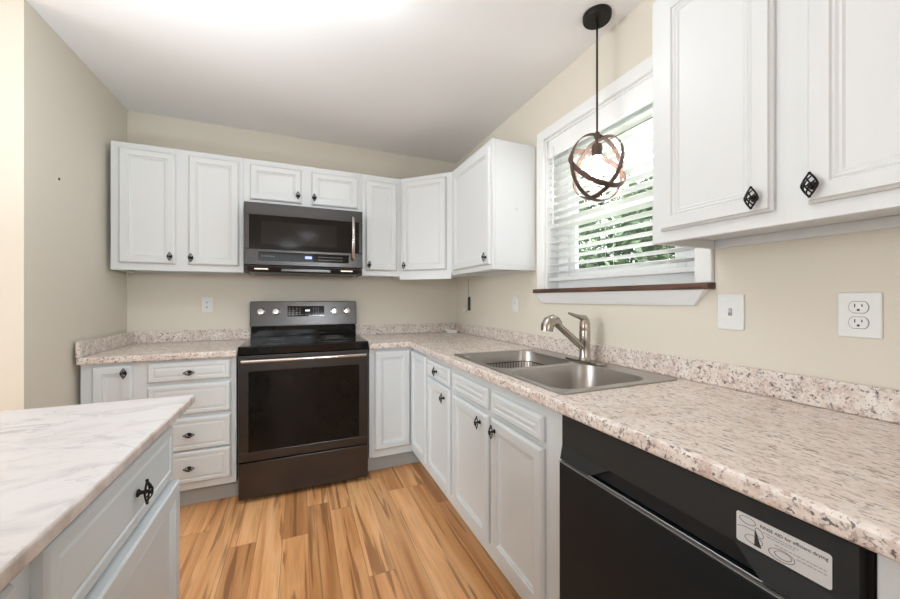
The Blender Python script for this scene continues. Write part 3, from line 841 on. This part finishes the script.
# ------------------------------------------------------------------ sink
sk = thing('kitchen_sink', 'stainless steel double-bowl drop-in sink under the window', 'sink', (-0.318, -1.7075, 0.9005))
def rrect(cx, cy, a, b_, rad, z, n=10):
    P = []
    for (sx, sy, a0) in ((1, 1, 0), (-1, 1, PI / 2), (-1, -1, PI), (1, -1, 1.5 * PI)):
        for k in range(n + 1):
            an = a0 + (PI / 2) * k / n
            P.append(Vector((cx + sx * (a - rad) + rad * math.cos(an), cy + sy * (b_ - rad) + rad * math.sin(an), z)))
    return P
SX0, SX1, SYA, SYB = -.583, -.052, -2.130, -1.285
def lp(x, y): return x + .318, y + 1.7075
def bowl(name, bx0, bx1, by0, by1, px0, px1, py0, py1, depth):
    m = MB()
    cx, cy = (bx0 + bx1) / 2, (by0 + by1) / 2; a, b_ = (bx1 - bx0) / 2, (by1 - by0) / 2
    cx, cy = lp(cx, cy)
    loops = []
    rad = .075
    top = rrect(cx, cy, a, b_, rad, .0045)
    # outer plate rectangle, same point count
    (ax, ay), (bx, by) = lp(px0, py0), lp(px1, py1)
    outer = []
    for v in top:
        dx, dy = v.x - cx, v.y - cy
        # push to the rectangle by the larger normalised coordinate
        fx = abs(dx) / a; fy = abs(dy) / b_
        if abs(fx - fy) < .06: x = bx if dx > 0 else ax; y = by if dy > 0 else ay
        elif fx > fy: x = bx if dx > 0 else ax; y = cy + dy * ((by - cy) if dy > 0 else (cy - ay)) / b_
        else: y = by if dy > 0 else ay; x = cx + dx * ((bx - cx) if dx > 0 else (cx - ax)) / a
        outer.append(Vector((x, y, .0045)))
    prof = [outer, rrect(cx, cy, a + .003, b_ + .003, rad + .003, .0046), rrect(cx, cy, a + .001, b_ + .001, rad + .001, .0050), rrect(cx, cy, a - .002, b_ - .002, rad - .001, .0046), rrect(cx, cy, a - .003, b_ - .003, rad - .002, .001), rrect(cx, cy, a - .008, b_ - .008, rad, -.03),
            rrect(cx, cy, a - .022, b_ - .022, rad, -depth + .03), rrect(cx, cy, a - .034, b_ - .034, rad, -depth + .008), rrect(cx, cy, a - .06, b_ - .06, rad - .02, -depth)]
    R = [[m.bm.verts.new(p) for p in L] for L in prof]
    n = len(R[0])
    for A, B in zip(R, R[1:]):
        for k in range(n):
            try: m.bm.faces.new((A[k], A[(k + 1) % n], B[(k + 1) % n], B[k]))
            except ValueError: pass
    m.bm.faces.new(R[-1])
    bmesh.ops.remove_doubles(m.bm, verts=m.bm.verts, dist=1e-5)
    o = m.build(name, M['steel'], sk, smooth=True, angle=50)
    MB().lathe([(.0, -depth + .002), (.030, -depth + .002), (.042, -depth + .004), (.044, -depth + .001)], (cx, cy, 0), (0, 0, 1), 24).build('drain', M['chrome'], o, smooth=True)
    return o
ymid = -1.742
bowl('bowl', -.566, -.145, -2.104, -1.760, SX0, SX1, SYA, ymid, .165)
bowl('bowl', -.566, -.145, -1.724, -1.311, SX0, SX1, ymid, SYB, .165)
m = MB()
(ax, ay), (bx, by) = lp(SX0, SYA), lp(SX1, SYB)
m.tube([(ax + .006, ay, .002), (bx - .006, ay, .002), (bx, ay + .006, .002), (bx, by - .006, .002), (bx - .006, by, .002), (ax + .006, by, .002), (ax, by - .006, .002), (ax, ay + .006, .002)], .0038, 8, closed=True)
m.build('rim', M['steel'], sk, smooth=True)

# wire rack standing in the far bowl
rk = thing('wire_sink_rack', 'dark wire rack standing inside the far sink bowl', 'rack', (-0.355, -1.53, 0.738))
m = MB()
for zz in (.006, .128):
    m.tube([p for p in rrect(0, 0, .150, .120, .04, zz, 4)], .0022, 6, closed=True)
P = rrect(0, 0, .150, .120, .04, 0, 4)
for i in range(len(P)):
    a, b_ = P[i], P[(i + 1) % len(P)]
    k = max(1, int((b_ - a).length / .016))
    for j in range(k):
        q = a.lerp(b_, j / k); m.tube([(q.x, q.y, .006), (q.x, q.y, .128)], .0016, 5)
for k in range(-5, 6): m.tube([(-.150, k * .02, .006), (.150, k * .02, .006)], .0016, 5)
for s_x in (-.12, .12):
    for s_y in (-.09, .09): m.tube([(s_x, s_y, -.002), (s_x, s_y, .006)], .003, 6)
m.build('wires', M['iron'], rk, smooth=True)

# ------------------------------------------------------------------ faucet
fc = thing('kitchen_faucet', 'brushed nickel single-lever pull-out faucet behind the sink', 'faucet', (-0.105, -1.722, 0.9056))
P = rrect(0, 0, .028, .122, .028, 0, 8)
m = MB(); m.prism([(p.x, p.y) for p in P], .0, .009); m.build('base_plate', M['nickel'], fc, bevel=0.003)
MB().lathe([(.030, .009), (.027, .016), (.0245, .024), (.0235, .080), (.025, .086), (.025, .140), (.0235, .146), (.0245, .150), (.0235, .180), (.019, .196), (.010, .203), (0, .205)], (0, 0, 0), (0, 0, 1), 28).build('faucet_body', M['nickel'], fc, smooth=True, angle=35)
sp = MB().tube([(-.005, 0, .060), (-.05, 0, .094), (-.10, 0, .1325), (-.155, 0, .174), (-.172, 0, .186)], [.0155, .0155, .0155, .0145, .0145], 16).build('spout', M['nickel'], fc, smooth=True)
MB().tube([(-.150, 0, .180), (-.165, 0, .191), (-.185, 0, .196), (-.204, 0, .190), (-.215, 0, .172), (-.218, 0, .150)], [.0165, .0225, .0275, .0290, .0285, .0260], 18).build('spray_head', M['nickel'], sp, smooth=True)
MB().tube([(.010, 0, .188), (-.005, 0, .203), (-.035, 0, .210), (-.070, 0, .220), (-.095, 0, .228)], [.016, .016, .0105, .0075, .0050], 12).build('lever', M['nickel'], fc, smooth=True)

# ------------------------------------------------------------------ island
isl = thing('island_cabinet', 'white island cabinet with drawers and doors in the left foreground', 'cabinet', (-2.34, -3.02, 0), PI / 2)
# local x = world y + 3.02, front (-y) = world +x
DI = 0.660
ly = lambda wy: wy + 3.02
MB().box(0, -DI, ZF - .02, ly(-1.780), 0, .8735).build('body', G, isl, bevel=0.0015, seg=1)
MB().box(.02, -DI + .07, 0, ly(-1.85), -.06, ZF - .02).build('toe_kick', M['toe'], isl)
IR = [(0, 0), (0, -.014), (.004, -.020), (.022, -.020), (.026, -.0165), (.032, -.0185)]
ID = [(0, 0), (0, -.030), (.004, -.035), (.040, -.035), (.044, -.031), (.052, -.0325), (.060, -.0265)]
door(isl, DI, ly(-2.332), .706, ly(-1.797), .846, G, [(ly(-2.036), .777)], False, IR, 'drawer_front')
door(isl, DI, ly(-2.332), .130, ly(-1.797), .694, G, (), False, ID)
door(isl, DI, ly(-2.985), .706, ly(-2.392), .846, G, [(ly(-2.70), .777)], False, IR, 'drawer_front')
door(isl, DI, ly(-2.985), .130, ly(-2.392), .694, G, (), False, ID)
it = grid_slab([-2.60, -1.638], [-3.06, -1.671], lambda i, j: True, .874, .90).build('island_countertop', [M['marble'], M['medge']], None, bevel=0.006, seg=3)
two_mats(it)
tag(it, 'white marble-look countertop with grey veins on the island in the left foreground', 'countertop')

# ------------------------------------------------------------------ pendant lamp
PX, PY = -0.125, -1.8165
pd = thing('pendant_lamp', 'pendant lamp with interlocking dark wooden rings hanging before the window', 'lamp', (PX, PY, H))
cn = MB().lathe([(.060, -.0005), (.060, -.018), (.056, -.025), (0, -.025)], (0, 0, 0), (0, 0, 1), 36).build('canopy', M['iron'], pd, smooth=True, angle=35)
for a in (0.6, 0.6 + PI): MB().lathe([(.005, -.0252), (.005, -.028), (0, -.029)], (.036 * math.cos(a), .036 * math.sin(a), 0), (0, 0, 1), 10).build('canopy_screw', M['dark'], cn)
zc = 1.781 - H
MB().tube([(0, 0, -.025), (0, 0, zc + .155)], .0045, 10).build('rod', M['iron'], pd, smooth=True)
MB().lathe([(.006, zc + .158), (.012, zc + .150), (.012, zc + .130), (.006, zc + .120), (.006, zc + .105), (.020, zc + .100), (.022, zc + .092), (.022, zc + .048), (0, zc + .046)], (0, 0, 0), (0, 0, 1), 20).build('socket', M['bronze'], pd, smooth=True, angle=35)
MB().lathe([(.013, zc + .046), (.015, zc + .034), (.026, zc + .014), (.032, zc - .008), (.029, zc - .028), (.016, zc - .043), (0, zc - .047)], (0, 0, 0), (0, 0, 1), 20).build('bulb', M['bulb'], pd, smooth=True)
def band(R, nrm, wdt, th, sz):
    nrm = Vector(nrm).normalized(); u = nrm.orthogonal().normalized(); v = nrm.cross(u)
    m = MB(); rings = []
    for k in range(64):
        a = 2 * PI * k / 64; d = u * math.cos(a) + v * math.sin(a)
        q = []
        for (rr, hh) in ((R, -wdt / 2), (R + th, -wdt / 2), (R + th, wdt / 2), (R, wdt / 2)):
            c = d * rr + nrm * hh; c.z *= sz; c.z += zc; q.append(m.bm.verts.new(c))
        rings.append(q)
    for k in range(64):
        A, B = rings[k], rings[(k + 1) % 64]
        for j in range(4): m.bm.faces.new((A[j], A[(j + 1) % 4], B[(j + 1) % 4], B[j]))
    return m
vr = Vector((0.77, 0.76, 0)).normalized()      # away from the doorway side
vx = Vector((0.76, -0.77, 0)).normalized()
for i, (nx, nz, nd) in enumerate(((0.62, 0.10, -0.77), (0.45, 0.70, -0.55), (0.60, -0.28, 0.75))):
    nrm = vx * nx + Vector((0, 0, nz)) + vr * nd
    band(.129 - i * .0035, nrm, .019, .003, 1.16).build('ring', M['bronze'], pd, smooth=True, angle=35)

# ------------------------------------------------------------------ ceiling lamps
def ceil_lamp(label, x, y, R, mat='dome_far'):
    t = thing('ceiling_light', label, 'ceiling light', (x, y, H))
    MB().lathe([(R, -.0005), (R, -.022), (R - .008, -.026), (0, -.026)], (0, 0, 0), (0, 0, 1), 40).build('base', M['nickel'], t, smooth=True, angle=35)
    pr = [(R - .012, -.026)] + [((R - .012) * math.cos(a * PI / 16), -.026 - .060 * math.sin(a * PI / 16)) for a in range(1, 8)] + [(0, -.087)]
    MB().lathe(pr, (0, 0, 0), (0, 0, 1), 40).build('diffuser', M[mat], t, smooth=True)
ceil_lamp('round flush ceiling light, only its rim showing at the top edge', -1.122, -1.680, .155, 'dome')
ceil_lamp('round flush ceiling light in the room behind, seen reflected in the microwave', -1.56, -6.6, .22)
ceil_lamp('unseen round ceiling light added behind the camera as fill', -1.2, -5.2, .17)  # lamp added out of view as fill for the kitchen

# ------------------------------------------------------------------ outlets, plates, small things
def outlet_plate(name, label, cat, loc, rz, w, h):
    t = thing(name, label, cat, loc, rz)
    MB().box(-w / 2, -.006, -h / 2, w / 2, 0, h / 2).build('plate', M['plate'], t, bevel=0.003)
    return t
def receptacle(t, zc_, s=1.0):
    P = []
    for k in range(20):
        a = 2 * PI * k / 20; P.append((.0175 * s * math.cos(a), max(-.0145, min(.0145, .0185 * math.sin(a))) * s))
    m = MB()
    A = [m.bm.verts.new((x, -.0062, z + zc_)) for x, z in P]; B = [m.bm.verts.new((x, -.0085, z + zc_)) for x, z in P]
    m.bm.faces.new(A); m.bm.faces.new(B[::-1])
    for i in range(20): m.bm.faces.new((A[i], A[(i + 1) % 20], B[(i + 1) % 20], B[i]))
    f = m.build('receptacle', M['plate'], t)
    m = MB()
    m.tube([(x * 1.04, -.0063, z * 1.04 + zc_) for x, z in P], .0006, 4, closed=True)
    m.box(-.0075, -.0088, zc_ + .000, -.0053, -.0084, zc_ + .009).box(.0053, -.0088, zc_ + .001, .0075, -.0084, zc_ + .008)
    m.lathe([(.0030, .0084), (.0030, .0088), (0, .0088)], (0, 0, zc_ - .007), (0, -1, 0), 10)
    m.build('socket_slots', M['ink'], f)
t = outlet_plate('wall_outlet', 'white duplex outlet on the right wall under the large wall cabinet', 'outlet', (-0.0005, -2.5765, 1.158), -PI / 2, .080, .117)
receptacle(t, .0200); receptacle(t, -.0200)
t = outlet_plate('wall_outlet', 'small white outlet on the back wall left of the range', 'outlet', (-1.948, -0.0005, 1.155), 0, .070, .110)
f = MB().box(-.017, -.008, -.034, .017, -.0062, .034).build('receptacle', M['plate'], t, bevel=.001)
MB().lathe([(.0045, .008), (.0045, .0086), (0, .0086)], (0, 0, .018), (0, -1, 0), 10).build('socket_slot', M['ink'], f)
MB().lathe([(.0045, .008), (.0045, .0086), (0, .0086)], (0, 0, -.016), (0, -1, 0), 10).build('socket_slots', M['ink'], f)
t = outlet_plate('light_switch', 'white switch plate on the right wall between the window sill and the duplex outlet', 'switch', (-0.0005, -2.279, 1.155), -PI / 2, .080, .118)
f = MB().box(-.006, -.0068, -.012, .006, -.0062, .012).build('switch_slot', M['greydot'], t)
MB().hexa([(-.004, -.0068, -.002), (.004, -.0068, -.002), (.004, -.0068, .010), (-.004, -.0068, .010)], [(-.003, -.018, .006), (.003, -.018, .006), (.003, -.018, .011), (-.003, -.018, .011)]).build('toggle', M['plate'], f)
t = outlet_plate('light_switch', 'small white switch plate on the right wall left of the window', 'switch', (-0.0005, -0.985, 1.166), -PI / 2, .072, .112)
MB().hexa([(-.004, -.006, -.002), (.004, -.006, -.002), (.004, -.006, .010), (-.004, -.006, .010)], [(-.003, -.016, .006), (.003, -.016, .006), (.003, -.016, .011), (-.003, -.016, .011)]).build('toggle', M['plate'], t)
# dark open box with a cord coming down from the cabinet
t = thing('cord_outlet', 'dark outlet with a thin cord, on the right wall near the corner', 'outlet', (-0.0005, -0.272, 1.158), -PI / 2)
MB().box(-.035, -.004, -.062, .035, 0, .062).build('plate', M['wall'], t, bevel=.001)
MB().box(-.008, -.012, -.058, .030, -.0042, .058).build('receptacle', M['blackplastic'], t, bevel=.002)
MB().tube([(0, -.010, .214), (.004, -.012, .14), (.008, -.013, .05)], .0022, 6).build('cord', M['greydot'], t, smooth=True)
MB().tube([(.000, -.014, .05), (-.022, -.028, 0), (-.030, -.030, -.040)], .0016, 6).lathe([(0, -.075), (.010, -.072), (.013, -.055), (.009, -.042), (0, -.038)], (-.030, -.030, 0), (0, 0, 1), 12).build('cord_pull', M['plate'], t, smooth=True)
# little soap dish in the counter corner
t = thing('soap_dish', 'small white dish holding a bar, on the counter in the inside corner', 'dish', (-0.102, -0.125, 0.9005), -0.40)
m = MB()
P0 = rrect(0, 0, .048, .030, .012, 0, 4); P1 = rrect(0, 0, .058, .038, .014, .024, 4); P2 = rrect(0, 0, .054, .034, .012, .024, 4); P3 = rrect(0, 0, .045, .027, .010, .006, 4)
R = [[m.bm.verts.new(p) for p in L] for L in (P0, P1, P2, P3)]
m.bm.faces.new(R[0][::-1]); m.bm.faces.new(R[-1])
for A, B in zip(R, R[1:]):
    for k in range(len(A)): m.bm.faces.new((A[k], A[(k + 1) % len(A)], B[(k + 1) % len(A)], B[k]))
m.build('dish', M['plate'], t)
t2 = MB().box(-.020, -.016, 0, .026, .018, .020).build('soap_bar', plain('cream_soap', (.55, .50, .42), .5), None, bevel=.006, seg=3, loc=(-.092, -.122, .925))
t2.location = (-.094, -.125, .9068); t2.rotation_euler = (0, 0, -.4)
t2.scale = (1, 1, 1.5)
tag(t2, 'small pale soap bar lying in the white dish in the counter corner', 'soap')
